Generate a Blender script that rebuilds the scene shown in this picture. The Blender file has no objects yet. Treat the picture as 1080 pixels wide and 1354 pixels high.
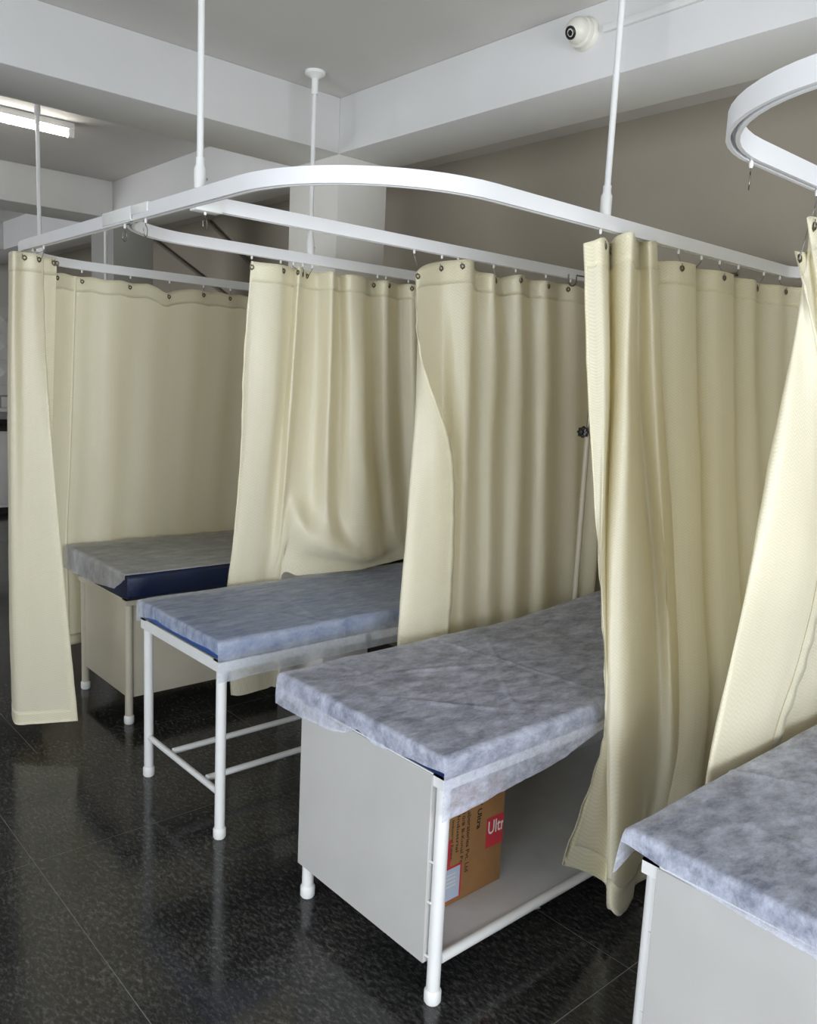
import bpy, bmesh, math, random
import numpy as np
from mathutils import Vector, Matrix, noise

# ------------------------------------------------------------------ camera, light, exposure
sc = bpy.context.scene
COL = sc.collection
random.seed(7)

F_PX, YAW, PITCH, ROLL, EYE = 1103.855, math.radians(48.275), math.radians(-8.79), math.radians(2.7157), 1.70
CX, CY = 540.0, 677.0
_f = np.array([math.cos(YAW)*math.cos(PITCH), math.sin(YAW)*math.cos(PITCH), math.sin(PITCH)])
_r = np.cross(_f, [0, 0, 1]); _r /= np.linalg.norm(_r)
_u = np.cross(_r, _f)
CR = math.cos(ROLL)*_r + math.sin(ROLL)*_u
CU = -math.sin(ROLL)*_r + math.cos(ROLL)*_u
CF = _f
CO = np.array([0, 0, EYE])

cam_d = bpy.data.cameras.new('camera')
cam_d.sensor_fit = 'HORIZONTAL'; cam_d.sensor_width = 36.0
cam_d.lens = 36.0*F_PX/1080.0
cam_d.clip_start = 0.02
cam = bpy.data.objects.new('camera', cam_d); COL.objects.link(cam)
M = Matrix(((CR[0], CU[0], -CF[0], CO[0]), (CR[1], CU[1], -CF[1], CO[1]), (CR[2], CU[2], -CF[2], CO[2]), (0, 0, 0, 1)))
cam.matrix_world = M
sc.camera = cam

sc.view_settings.view_transform = 'Standard'
sc.view_settings.look = 'None'
sc.view_settings.gamma = 1.0
sc.view_settings.use_curve_mapping = False
sc.view_settings.exposure = -0.04

w = bpy.data.worlds.new('daylight'); sc.world = w; w.use_nodes = True
bg = w.node_tree.nodes['Background']
bg.inputs[0].default_value = (0.80, 0.88, 1.0, 1); bg.inputs[1].default_value = 1.5

def area(name, loc, direction, sx, sy, power, color):
    d = bpy.data.lights.new(name, 'AREA'); d.shape = 'RECTANGLE'; d.size = sx; d.size_y = sy
    d.energy = power; d.color = color
    o = bpy.data.objects.new(name, d); COL.objects.link(o); o.location = loc
    o.rotation_euler = Vector(direction).to_track_quat('-Z', 'Y').to_euler()
    return o
# daylight entering by the windows behind the camera ; the far bay lamp is added fill
area('daylight_window_left', (-2.72, 0.3, 1.15), (1, 0, 0), 3.4, 2.0, 165, (0.90, 0.95, 1.0))
area('daylight_window_front', (0.6, -2.72, 1.15), (0, 1, 0), 3.4, 2.0, 190, (0.90, 0.95, 1.0))
area('far_bay_fill', (-2.72, 7.2, 1.45), (1, 0, 0), 2.4, 1.9, 115, (0.95, 0.97, 1.0))

# ------------------------------------------------------------------ pixel helpers (1080 x 1354 frame)
def ray(px, py): return (px-CX)/F_PX*CR - (py-CY)/F_PX*CU + CF
def atz(px, py, z): d = ray(px, py); return CO + d*((z-EYE)/d[2])
def atx(px, py, x): d = ray(px, py); return CO + d*(x/d[0])
def aty(px, py, y): d = ray(px, py); return CO + d*(y/d[1])
def atd(px, py, dep): return CO + ray(px, py)*dep
def depth(p): return float((np.array(p)-CO) @ CF)

# ------------------------------------------------------------------ materials
MATS = {}
def nt(name):
    m = bpy.data.materials.new(name); m.use_nodes = True
    MATS[name] = m
    return m, m.node_tree.nodes, m.node_tree.links, m.node_tree.nodes['Principled BSDF']

def ramp(N, stops):
    r = N.new('ShaderNodeValToRGB')
    e = r.color_ramp.elements
    while len(e) < len(stops): e.new(0.5)
    for el, (p, c) in zip(e, stops):
        el.position = p; el.color = (*c, 1) if len(c) == 3 else c
    return r

def coords(N, L, scale=(1, 1, 1), kind='Object'):
    tc = N.new('ShaderNodeTexCoord'); mp = N.new('ShaderNodeMapping')
    mp.inputs['Scale'].default_value = scale
    L.new(tc.outputs[kind], mp.inputs['Vector'])
    return mp.outputs['Vector']

def plain(name, col, rough=0.5, metal=0.0, vary=0.06, scale=6.0, bump=0.02, bscale=60.0, coat=0.0):
    m, N, L, b = nt(name)
    v = coords(N, L)
    n = N.new('ShaderNodeTexNoise'); n.inputs['Scale'].default_value = scale; n.inputs['Detail'].default_value = 5
    L.new(v, n.inputs['Vector'])
    lo = tuple(c*(1-vary) for c in col); hi = tuple(min(1, c*(1+vary)) for c in col)
    r = ramp(N, [(0.3, lo), (0.7, hi)]); L.new(n.outputs['Fac'], r.inputs['Fac'])
    L.new(r.outputs['Color'], b.inputs['Base Color'])
    b.inputs['Roughness'].default_value = rough; b.inputs['Metallic'].default_value = metal
    b.inputs['Coat Weight'].default_value = coat
    if bump:
        n2 = N.new('ShaderNodeTexNoise'); n2.inputs['Scale'].default_value = bscale; n2.inputs['Detail'].default_value = 3
        L.new(v, n2.inputs['Vector'])
        bp = N.new('ShaderNodeBump'); bp.inputs['Strength'].default_value = bump; bp.inputs['Distance'].default_value = 0.01
        L.new(n2.outputs['Fac'], bp.inputs['Height']); L.new(bp.outputs['Normal'], b.inputs['Normal'])
    return m

plain('taupe_paint', (0.37, 0.33, 0.265), 0.75, bump=0.10, bscale=25, vary=0.04, scale=2)
plain('wall_paint', (0.72, 0.70, 0.66), 0.75, bump=0.10, bscale=25, vary=0.04, scale=2)
plain('ceiling_paint', (0.62, 0.60, 0.57), 0.85, bump=0.08, bscale=30, vary=0.03, scale=2)
plain('beam_paint', (0.68, 0.675, 0.665), 0.75, bump=0.10, bscale=20, vary=0.03, scale=3)
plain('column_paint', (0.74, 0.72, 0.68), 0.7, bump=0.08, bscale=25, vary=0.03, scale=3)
plain('far_column_shaded', (0.36, 0.36, 0.34), 0.7, bump=0.08, bscale=25, vary=0.04, scale=3)  # column paint darkened: the far column's shade is put into its colour
plain('white_enamel', (0.80, 0.80, 0.79), 0.32, bump=0.02, bscale=90, vary=0.03, scale=9)
plain('ivory_enamel', (0.56, 0.52, 0.42), 0.42, bump=0.03, bscale=50, vary=0.05, scale=5)
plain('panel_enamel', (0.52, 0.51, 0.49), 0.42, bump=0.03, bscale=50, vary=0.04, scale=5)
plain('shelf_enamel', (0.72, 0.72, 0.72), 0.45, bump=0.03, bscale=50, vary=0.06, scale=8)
plain('white_aluminium', (0.83, 0.83, 0.84), 0.35, bump=0.0, vary=0.02)
plain('white_plastic', (0.82, 0.82, 0.80), 0.4, bump=0.0, vary=0.03)
plain('camera_plastic', (0.70, 0.68, 0.60), 0.3, bump=0.0, vary=0.03)
plain('black_plastic', (0.012, 0.012, 0.014), 0.35, bump=0.0)
plain('lens_glass', (0.01, 0.01, 0.015), 0.05, bump=0.0)
plain('chrome', (0.75, 0.75, 0.75), 0.18, 1.0, bump=0.0)
plain('dark_steel', (0.22, 0.21, 0.19), 0.35, 1.0, bump=0.0)
plain('brass_eyelet', (0.16, 0.13, 0.08), 0.4, 0.9, bump=0.0)
plain('navy_rexine', (0.011, 0.026, 0.095), 0.38, bump=0.12, bscale=120, vary=0.15)
plain('black_rexine', (0.010, 0.012, 0.020), 0.38, bump=0.12, bscale=120, vary=0.15)
plain('deep_navy_rexine', (0.006, 0.015, 0.058), 0.40, bump=0.12, bscale=120, vary=0.15)
plain('blue_rexine', (0.022, 0.085, 0.31), 0.40, bump=0.12, bscale=120, vary=0.12)
plain('cardboard', (0.34, 0.17, 0.062), 0.8, bump=0.06, bscale=70, vary=0.07, scale=14)
plain('print_black', (0.03, 0.02, 0.015), 0.7, bump=0.0)
plain('print_red', (0.55, 0.035, 0.05), 0.6, bump=0.0)
plain('print_white', (0.80, 0.76, 0.72), 0.6, bump=0.0)
plain('sticker_blue', (0.50, 0.58, 0.72), 0.6, bump=0.0)
plain('counter_black', (0.03, 0.03, 0.03), 0.3, bump=0.0)
plain('grey_plastic', (0.30, 0.30, 0.31), 0.45, bump=0.0)
plain('grout', (0.22, 0.22, 0.21), 0.8, bump=0.05)
plain('dark_strip', (0.22, 0.195, 0.155), 0.6, bump=0.0)

def mat_granite():
    m, N, L, b = nt('black_granite')
    v = coords(N, L, (1, 1, 1), 'Object')
    n1 = N.new('ShaderNodeTexNoise'); n1.inputs['Scale'].default_value = 85; n1.inputs['Detail'].default_value = 8; n1.inputs['Roughness'].default_value = 0.78
    mp = N.new('ShaderNodeMapping'); mp.inputs['Scale'].default_value = (1.0, 0.45, 1); mp.inputs['Rotation'].default_value = (0, 0, 0.6)
    L.new(v, mp.inputs['Vector']); L.new(mp.outputs['Vector'], n1.inputs['Vector'])
    r1 = ramp(N, [(0.34, (0.004, 0.004, 0.005)), (0.50, (0.031, 0.031, 0.030)), (0.68, (0.14, 0.14, 0.135))])
    L.new(n1.outputs['Fac'], r1.inputs['Fac'])
    n2 = N.new('ShaderNodeTexNoise'); n2.inputs['Scale'].default_value = 3.0; n2.inputs['Detail'].default_value = 4
    L.new(v, n2.inputs['Vector'])
    r2 = ramp(N, [(0.35, (0.55, 0.55, 0.58)), (0.7, (1.25, 1.22, 1.15))])
    L.new(n2.outputs['Fac'], r2.inputs['Fac'])
    mx = N.new('ShaderNodeMix'); mx.data_type = 'RGBA'; mx.blend_type = 'MULTIPLY'; mx.inputs['Factor'].default_value = 1.0
    L.new(r1.outputs['Color'], mx.inputs['A']); L.new(r2.outputs['Color'], mx.inputs['B'])
    L.new(mx.outputs['Result'], b.inputs['Base Color'])
    rr = N.new('ShaderNodeMapRange'); rr.inputs['From Min'].default_value = 0.3; rr.inputs['From Max'].default_value = 0.7
    rr.inputs['To Min'].default_value = 0.10; rr.inputs['To Max'].default_value = 0.17
    L.new(n2.outputs['Fac'], rr.inputs['Value']); L.new(rr.outputs['Result'], b.inputs['Roughness'])
    b.inputs['Specular IOR Level'].default_value = 0.5
    return m
mat_granite()

def mat_curtain(name, col, trans, trans_col, opaque=False):
    """satin cloth with a woven herringbone; UV is in metres along the cloth"""
    m, N, L, b = nt(name)
    uv = N.new('ShaderNodeUVMap'); uv.uv_map = 'UVMap'
    sp = N.new('ShaderNodeSeparateXYZ'); L.new(uv.outputs['UV'], sp.inputs['Vector'])
    def mth(op, a, bb=None, c=None):
        n = N.new('ShaderNodeMath'); n.operation = op
        for i, x in enumerate((a, bb, c)):
            if x is None: continue
            if isinstance(x, (int, float)): n.inputs[i].default_value = x
            else: L.new(x, n.inputs[i])
        return n.outputs[0]
    tri = mth('PINGPONG', sp.outputs['X'], 0.013)
    ph = mth('ADD', sp.outputs['Y'], mth('MULTIPLY', tri, 0.9))
    wv = mth('SINE', mth('MULTIPLY', ph, 2*math.pi/0.0105))
    h = mth('MULTIPLY_ADD', wv, 0.5, 0.5)
    nz = N.new('ShaderNodeTexNoise'); nz.inputs['Scale'].default_value = 9; nz.inputs['Detail'].default_value = 4
    L.new(uv.outputs['UV'], nz.inputs['Vector'])
    hh = mth('ADD', mth('MULTIPLY', h, 0.35), mth('MULTIPLY', nz.outputs['Fac'], 0.5))
    bp = N.new('ShaderNodeBump'); bp.inputs['Strength'].default_value = 0.35; bp.inputs['Distance'].default_value = 0.003
    L.new(hh, bp.inputs['Height'])
    c0 = tuple(c*0.90 for c in col)
    rc = ramp(N, [(0.0, c0), (1.0, col)]); L.new(h, rc.inputs['Fac'])
    L.new(rc.outputs['Color'], b.inputs['Base Color'])
    rr = N.new('ShaderNodeMapRange'); rr.inputs['To Min'].default_value = 0.28; rr.inputs['To Max'].default_value = 0.50
    L.new(h, rr.inputs['Value']); L.new(rr.outputs['Result'], b.inputs['Roughness'])
    b.inputs['Sheen Weight'].default_value = 0.15
    b.inputs['Specular IOR Level'].default_value = 0.6
    L.new(bp.outputs['Normal'], b.inputs['Normal'])
    t = N.new('ShaderNodeBsdfTranslucent'); t.inputs['Color'].default_value = (*trans_col, 1)
    L.new(bp.outputs['Normal'], t.inputs['Normal'])
    mix = N.new('ShaderNodeMixShader'); mix.inputs[0].default_value = trans
    L.new(b.outputs[0], mix.inputs[1]); L.new(t.outputs[0], mix.inputs[2])
    L.new(mix.outputs[0], N['Material Output'].inputs['Surface'])
    return m
mat_curtain('cream_satin', (0.96, 0.91, 0.72), 0.26, (0.96, 0.84, 0.46))
mat_curtain('cream_hem', (0.93, 0.87, 0.64), 0.12, (0.85, 0.72, 0.38))

def mat_sheet(name, lo, hi, scale, stretch, rot, col):
    """thin non-woven paper: fibrous, lets what lies under it show through"""
    m, N, L, b = nt(name)
    v = coords(N, L, (1, 1, 1), 'Object')
    n1 = N.new('ShaderNodeTexNoise'); n1.inputs['Scale'].default_value = scale; n1.inputs['Detail'].default_value = 10; n1.inputs['Roughness'].default_value = 0.78
    n1.inputs['Distortion'].default_value = 0.12
    mp = N.new('ShaderNodeMapping'); mp.inputs['Rotation'].default_value = (0, 0, rot); mp.inputs['Scale'].default_value = (1.0, stretch, 1.5)
    L.new(v, mp.inputs['Vector']); L.new(mp.outputs['Vector'], n1.inputs['Vector'])
    op = N.new('ShaderNodeMapRange'); op.inputs['From Min'].default_value = 0.38; op.inputs['From Max'].default_value = 0.64
    op.inputs['To Min'].default_value = lo; op.inputs['To Max'].default_value = hi
    L.new(n1.outputs['Fac'], op.inputs['Value'])
    b.inputs['Base Color'].default_value = (*col, 1); b.inputs['Roughness'].default_value = 0.6
    n2 = N.new('ShaderNodeTexNoise'); n2.inputs['Scale'].default_value = 160; n2.inputs['Detail'].default_value = 4
    L.new(v, n2.inputs['Vector'])
    bp = N.new('ShaderNodeBump'); bp.inputs['Strength'].default_value = 0.25; bp.inputs['Distance'].default_value = 0.003
    L.new(n2.outputs['Fac'], bp.inputs['Height']); L.new(bp.outputs['Normal'], b.inputs['Normal'])
    tl = N.new('ShaderNodeBsdfTranslucent'); tl.inputs['Color'].default_value = (0.75, 0.77, 0.82, 1)
    m1 = N.new('ShaderNodeMixShader'); m1.inputs[0].default_value = 0.25
    L.new(b.outputs[0], m1.inputs[1]); L.new(tl.outputs[0], m1.inputs[2])
    tr = N.new('ShaderNodeBsdfTransparent')
    m2 = N.new('ShaderNodeMixShader'); L.new(op.outputs['Result'], m2.inputs[0])
    L.new(tr.outputs[0], m2.inputs[1]); L.new(m1.outputs[0], m2.inputs[2])
    L.new(m2.outputs[0], N['Material Output'].inputs['Surface'])
    return m
mat_sheet('paper_far_left', 0.55, 0.85, 7, 2.5, 0.1, (0.74, 0.75, 0.76))
mat_sheet('paper_open_frame', 0.34, 0.70, 9, 3.2, 0.2, (0.76, 0.82, 0.92))
mat_sheet('paper_carton_couch', 0.37, 0.92, 10, 1.9, 0.55, (0.78, 0.81, 0.96))
mat_sheet('paper_nearest', 0.34, 0.92, 9, 1.9, 0.7, (0.77, 0.81, 0.96))

def mat_pane():
    m, N, L, b = nt('window_glass')
    tr = N.new('ShaderNodeBsdfTransparent'); gl = N.new('ShaderNodeBsdfGlossy'); gl.inputs['Roughness'].default_value = 0.02
    n = N.new('ShaderNodeFresnel'); n.inputs['IOR'].default_value = 1.45
    mx = N.new('ShaderNodeMixShader'); L.new(n.outputs[0], mx.inputs[0]); L.new(tr.outputs[0], mx.inputs[1]); L.new(gl.outputs[0], mx.inputs[2])
    L.new(mx.outputs[0], N['Material Output'].inputs['Surface'])
    return m
mat_pane()

def mat_tube():
    m, N, L, b = nt('lit_tube')
    b.inputs['Base Color'].default_value = (1, 1, 1, 1)
    b.inputs['Emission Color'].default_value = (1.0, 0.97, 0.90, 1); b.inputs['Emission Strength'].default_value = 22.0
mat_tube()

# ------------------------------------------------------------------ mesh helpers
def link(name, verts, faces, mat, parent=None, smooth=False, uvs=None):
    me = bpy.data.meshes.new(name)
    me.from_pydata([tuple(map(float, v)) for v in verts], [], faces)
    me.materials.append(MATS[mat])
    if uvs is not None:
        ul = me.uv_layers.new(name='UVMap')
        idx = np.empty(len(me.loops), dtype=np.int32); me.loops.foreach_get('vertex_index', idx)
        ul.data.foreach_set('uv', np.asarray(uvs, dtype=np.float32)[idx].ravel())
    if smooth:
        me.polygons.foreach_set('use_smooth', [True]*len(me.polygons))
    me.update()
    o = bpy.data.objects.new(name, me); COL.objects.link(o)
    if parent: o.parent = parent
    return o

class MB:
    """collects shapes into one mesh"""
    def __init__(s): s.v = []; s.f = []
    def add(s, vs, fs):
        k = len(s.v); s.v += [tuple(map(float, p)) for p in vs]; s.f += [tuple(i+k for i in f) for f in fs]; return s
    def box(s, x0, x1, y0, y1, z0, z1):
        vs = [(x, y, z) for z in (z0, z1) for y in (y0, y1) for x in (x0, x1)]
        return s.add(vs, [(0, 2, 3, 1), (4, 5, 7, 6), (0, 1, 5, 4), (2, 6, 7, 3), (0, 4, 6, 2), (1, 3, 7, 5)])
    def tube(s, pts, rad, n=12, cap=True):
        pts = [Vector(p) for p in pts]; k = len(pts)
        rads = rad if isinstance(rad, (list, tuple)) else [rad]*k
        t0 = (pts[1]-pts[0]).normalized()
        a = Vector((0, 0, 1)) if abs(t0.z) < 0.9 else Vector((1, 0, 0))
        nrm = (a - t0*a.dot(t0)).normalized()
        vs = []; fs = []
        for i in range(k):
            t = (pts[min(i+1, k-1)]-pts[max(i-1, 0)]).normalized()
            nrm = (nrm - t*nrm.dot(t)).normalized(); bn = t.cross(nrm)
            for j in range(n):
                an = 2*math.pi*j/n
                vs.append(pts[i] + (nrm*math.cos(an)+bn*math.sin(an))*rads[i])
        for i in range(k-1):
            for j in range(n):
                j2 = (j+1) % n
                fs.append((i*n+j, i*n+j2, (i+1)*n+j2, (i+1)*n+j))
        if cap:
            fs.append(tuple(range(n-1, -1, -1))); fs.append(tuple(range((k-1)*n, k*n)))
        return s.add(vs, fs)
    def lathe(s, prof, c=(0, 0, 0), axis=(0, 0, 1), n=20):
        ax = Vector(axis).normalized()
        a = Vector((1, 0, 0)) if abs(ax.x) < 0.9 else Vector((0, 1, 0))
        e1 = (a-ax*a.dot(ax)).normalized(); e2 = ax.cross(e1); c = Vector(c)
        vs = []; fs = []
        for r, h in prof:
            for j in range(n):
                an = 2*math.pi*j/n
                vs.append(c+ax*h+(e1*math.cos(an)+e2*math.sin(an))*r)
        for i in range(len(prof)-1):
            for j in range(n):
                j2 = (j+1) % n
                fs.append((i*n+j, i*n+j2, (i+1)*n+j2, (i+1)*n+j))
        fs.append(tuple(range(n-1, -1, -1))); fs.append(tuple(range((len(prof)-1)*n, len(prof)*n)))
        return s.add(vs, fs)
    def build(s, name, mat, parent=None, smooth=False, bevel=0.0, seg=2):
        o = link(name, s.v, s.f, mat, parent, smooth)
        if bevel:
            bm = bmesh.new(); bm.from_mesh(o.data)
            bmesh.ops.remove_doubles(bm, verts=bm.verts, dist=1e-6)
            ed = [e for e in bm.edges if len(e.link_faces) == 2 and e.calc_face_angle(0) > 0.6]
            bmesh.ops.bevel(bm, geom=ed, offset=bevel, segments=seg, affect='EDGES', profile=0.5)
            bm.to_mesh(o.data); bm.free()
        if smooth or bevel:
            o.data.polygons.foreach_set('use_smooth', [True]*len(o.data.polygons))
            o.data.set_sharp_from_angle(angle=math.radians(38))
        return o

def tag(o, label, cat, group=None):
    o['label'] = label; o['category'] = cat
    if group: o['group'] = group
    return o
def thing(name, label, cat, loc=(0, 0, 0), group=None):
    o = bpy.data.objects.new(name, None); o.empty_display_size = 0.05
    COL.objects.link(o); o.location = loc
    return tag(o, label, cat, group)
def at_base(o, *parts):
    """parts were modelled in world coordinates: keep them there under the empty"""
    for p in parts: p.parent = o; p.matrix_parent_inverse = Matrix.Translation(-Vector(o.location))
def struct(o): o['kind'] = 'structure'; return o

# ------------------------------------------------------------------ the room
ZC, ZB = 2.954, 2.715           # ceiling, underside of the beams
X1, BW = 2.37, 0.33             # face and width of the long beam
Y1, Y2, Y3 = 3.25, 5.83, 8.3    # faces of the cross beams
XW, XL, YF, YB = 3.45, -2.6, -2.6, 10.6

floor = struct(MB().box(XL-0.1, XW+0.1, YF-0.1, YB+0.1, -0.12, -0.0008).build('floor', 'grout'))
xs = [0.849+1.2*k for k in range(-3, 3)]
ys = [2.81-1.6*k for k in range(3, 0, -1)] + [2.81, 3.237, 3.661] + [3.661+1.6*k for k in range(1, 5)]
xe = [XL] + [x for x in xs if XL+.05 < x < XW-.05] + [XW]
ye = [YF] + [y for y in ys if YF+.05 < y < YB-.05] + [YB]
g = 0.0016
for i in range(len(xe)-1):
    for j in range(len(ye)-1):
        off = 0.28 if ye[j] >= 3.66 and 0 < i < len(xe)-2 else 0
        offn = 0.28 if ye[j] >= 3.66 and 0 <= i < len(xe)-2 else 0
        a = xe[i] + (0.28 if ye[j] >= 3.66 and i > 0 else 0); b_ = xe[i+1] + (0.28 if ye[j] >= 3.66 and i < len(xe)-2 else 0)
        if b_ - a < 0.02: continue
        MB().box(a+g, b_-g, ye[j]+g, ye[j+1]-g, -0.03, 0.0).build('granite_slab', 'black_granite', floor)

struct(MB().box(XL-.1, XW+.1, YF-.1, YB+.1, ZC, ZC+0.12).build('ceiling', 'ceiling_paint'))
struct(MB().box(XW, XW+.12, YF-.1, YB+.1, -0.12, ZC).build('wall_right', 'taupe_paint'))
struct(MB().box(XL-.1, XW+.1, YB, YB+.12, -0.12, ZC).build('wall_back', 'wall_paint'))

def wall_with_window(name, wname, axis, c, a0, a1, w0, w1, z0, z1, nsplit):
    def bx(mb, s0, s1, t0, t1, d0, d1):
        return mb.box(d0, d1, s0, s1, t0, t1) if axis == 'x' else mb.box(s0, s1, d0, d1, t0, t1)
    mb = MB(); d0, d1 = c-0.12, c
    bx(mb, a0, w0, -.12, ZC, d0, d1); bx(mb, w1, a1, -.12, ZC, d0, d1)
    bx(mb, w0, w1, -.12, z0, d0, d1); bx(mb, w0, w1, z1, ZC, d0, d1)
    struct(mb.build(name, 'wall_paint'))
    fr = MB(); t = 0.05
    bx(fr, w0, w1, z0, z0+t, c-.09, c-.03); bx(fr, w0, w1, z1-t, z1, c-.09, c-.03)
    st = (w1-w0)/nsplit
    for i in range(nsplit+1):
        s = w0+st*i; bx(fr, max(w0, s-t/2), min(w1, s+t/2), z0+t, z1-t, c-.09, c-.03)
    wo = struct(fr.build(wname, 'white_aluminium'))
    for i in range(nsplit):
        p = MB(); bx(p, w0+st*i+t/2, w0+st*(i+1)-t/2, z0+t, z1-t, c-.062, c-.058); p.build('window_pane', 'window_glass', wo)
wall_with_window('wall_front', 'window_1', 'y', YF, XL-.1, XW+.1, -1.1, 2.3, 0.2, 2.3, 4)
def left_wall():
    mb = MB(); d0, d1 = XL-.12, XL
    for (s0, s1) in ((YF-.1, -1.4), (2.0, 6.0), (8.4, YB+.1)): mb.box(d0, d1, s0, s1, -.12, ZC)
    for (s0, s1) in ((-1.4, 2.0), (6.0, 8.4)):
        mb.box(d0, d1, s0, s1, -.12, 0.2); mb.box(d0, d1, s0, s1, 2.3, ZC)
    struct(mb.build('wall_left', 'wall_paint'))
    for nm, s0, s1, k in (('window_2', -1.4, 2.0, 4), ('fill_window', 6.0, 8.4, 3)):  # the second of these is an added window, to bring fill into the far bay
        fr = MB(); t = .05
        fr.box(XL-.09, XL-.03, s0, s1, .2, .25); fr.box(XL-.09, XL-.03, s0, s1, 2.25, 2.3)
        st = (s1-s0)/k
        for i in range(k+1):
            s = s0+st*i; fr.box(XL-.09, XL-.03, max(s0, s-t/2), min(s1, s+t/2), .25, 2.25)
        wo = struct(fr.build(nm, 'white_aluminium'))
        for i in range(k): MB().box(XL-.062, XL-.058, s0+st*i+t/2, s0+st*(i+1)-t/2, .25, 2.25).build('window_pane', 'window_glass', wo)
left_wall()

struct(MB().box(X1, X1+BW, YF, YB, ZB, ZC).build('long_ceiling_beam', 'beam_paint', bevel=0.004))
for y, wd in ((Y1, 0.38), (Y2, 0.38), (Y3, 0.38)):
    struct(MB().box(XL, X1, y, y+wd, ZB, ZC).build('cross_ceiling_beam', 'beam_paint', bevel=0.004))
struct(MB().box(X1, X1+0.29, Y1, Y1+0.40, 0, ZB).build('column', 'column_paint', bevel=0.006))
struct(MB().box(X1, X1+0.29, Y2, Y2+0.40, 0, ZB).build('column', 'far_column_shaded', bevel=0.006))

# ------------------------------------------------------------------ curtain tracks
ZT, TH, TW = 2.18, 0.042, 0.026
def round_path(pts, rad, n=14):
    out = [Vector(pts[0])]
    for i in range(1, len(pts)-1):
        p, a, b = Vector(pts[i]), Vector(pts[i-1]), Vector(pts[i+1])
        u1, u2 = (a-p).normalized(), (b-p).normalized(); r = rad[i-1]
        c = p + (u1+u2)*r
        s = p+u1*r; e = p+u2*r
        for k in range(n+1):
            t = k/n*math.pi/2
            out.append(c + (s-c)*math.cos(t) + (e-c)*math.sin(t))
    out.append(Vector(pts[-1]))
    return out
PROF = [(-TW/2, TH), (TW/2, TH), (TW/2, 0), (.0045, 0), (.0045, .016), (-.0045, .016), (-.0045, 0), (-TW/2, 0)]
def sweep(path, prof=PROF, z=ZT):
    mb = MB(); vs = []; fs = []; n = len(prof); k = len(path)
    for i, p in enumerate(path):
        a = (p-path[i-1]).normalized() if i > 0 else None
        b = (path[i+1]-p).normalized() if i < k-1 else None
        t = ((a or b)+(b or a)).normalized(); nr = Vector((t.y, -t.x))
        for (u, v) in prof: vs.append((p.x+nr.x*u, p.y+nr.y*u, z+v))
    for i in range(k-1):
        for j in range(n):
            j2 = (j+1) % n; fs.append((i*n+j, (i+1)*n+j, (i+1)*n+j2, i*n+j2))
    fs.append(tuple(range(n))); fs.append(tuple(range((k-1)*n, k*n))[::-1])
    return mb.add(vs, fs)
XF, YN, YD, YFAR, YE, YR = 1.19, 1.585, 2.37, 3.07, 4.33, 0.90
def track(label, pts, rad, extras):
    path = round_path(pts, rad)
    t = thing('curtain_track', label, 'curtain track', (path[0].x, path[0].y, ZT))
    o = sweep(path).build('rail', 'white_aluminium'); o.data.polygons.foreach_set('use_smooth', [True]*len(o.data.polygons)); o.data.set_sharp_from_angle(angle=0.5)
    parts = [o]
    for nm, (x0, x1, y0, y1, z0, z1) in extras:
        parts.append(MB().box(x0, x1, y0, y1, z0, z1).build(nm, 'white_plastic', bevel=0.003))
    at_base(t, *parts)
    return t
e = 0.004
track('long white curtain track bending in a wide curve round the two middle couches',
      [(3.40, 0.98), (3.40, YN), (XF, YN), (XF, YFAR), (3.42, YFAR)], [.08, .47, .36],
      [('joint_sleeve', (XF-TW/2-e, XF+TW/2+e, 2.62, 2.74, ZT-e+.02, ZT+TH+e)), ('wall_bracket', (3.40, XW, YFAR-.02, YFAR+.02, ZT-.005, ZT+TH+.005))])
track('white curtain track around the far left couch, above its flat curtain',
      [(XF, 2.745), (XF, YE), (3.42, YE)], [.48],
      [('joint_sleeve', (XF-TW/2-.005, XF+TW/2+.005, 2.745, 2.98, ZT+.004, ZT+TH+.005)), ('wall_bracket', (3.40, XW, YE-.02, YE+.02, ZT-.005, ZT+TH+.005))])
track('straight white divider track joined to the front track by a square bracket',
      [(XF+TW/2+.004, YD), (3.42, YD)], [],
      [('tee_bracket', (XF+TW/2+.001, XF+.10, YD-.022, YD+.022, ZT-.006, ZT+TH-.002)), ('wall_bracket', (3.40, XW, YD-.02, YD+.02, ZT-.005, ZT+TH+.005))])
track('bent white curtain track at the upper right over the nearest couch',
      [(1.345, -1.6), (1.345, YR), (3.42, YR)], [.36],
      [('wall_bracket', (3.40, XW, YR-.02, YR+.02, ZT-.005, ZT+TH+.005))])

def rod(label, x, y, ztop=ZC):
    t = thing('ceiling_hanger_rod', label, 'hanger rod', (x, y, ZT+TH))
    a = MB().tube([(x, y, ZT+TH), (x, y, ztop-.01)], 0.0095, 14).build('rod', 'white_enamel', smooth=True)
    b = MB().lathe([(.017, 0), (.017, .055), (.0125, .065), (.0125, .085)], (x, y, ZT+TH)).build('socket', 'white_plastic', smooth=True)
    c = MB().lathe([(.014, -.09), (.014, -.03), (.022, -.022), (.042, -.012), (.042, 0)], (x, y, ztop)).build('ceiling_flange', 'white_plastic', smooth=True)
    d = MB().lathe([(.004, 0), (.004, .006)], (x+.017, y, ZT+TH+.03), (1, 0, 0), 8).build('set_screw', 'chrome', smooth=True)
    at_base(t, a, b, c, d)
rod('white hanger rod holding the front track left of the divider bracket', XF, 2.30)
rod('white hanger rod holding the track over the right-hand cream curtain', 2.145, YN)
rod('white hanger rod in front of the column, its round flange on the ceiling', 2.105, YFAR)
rod('thin white hanger rod at far left in front of the lit tube', 1.40, YE)

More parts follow.
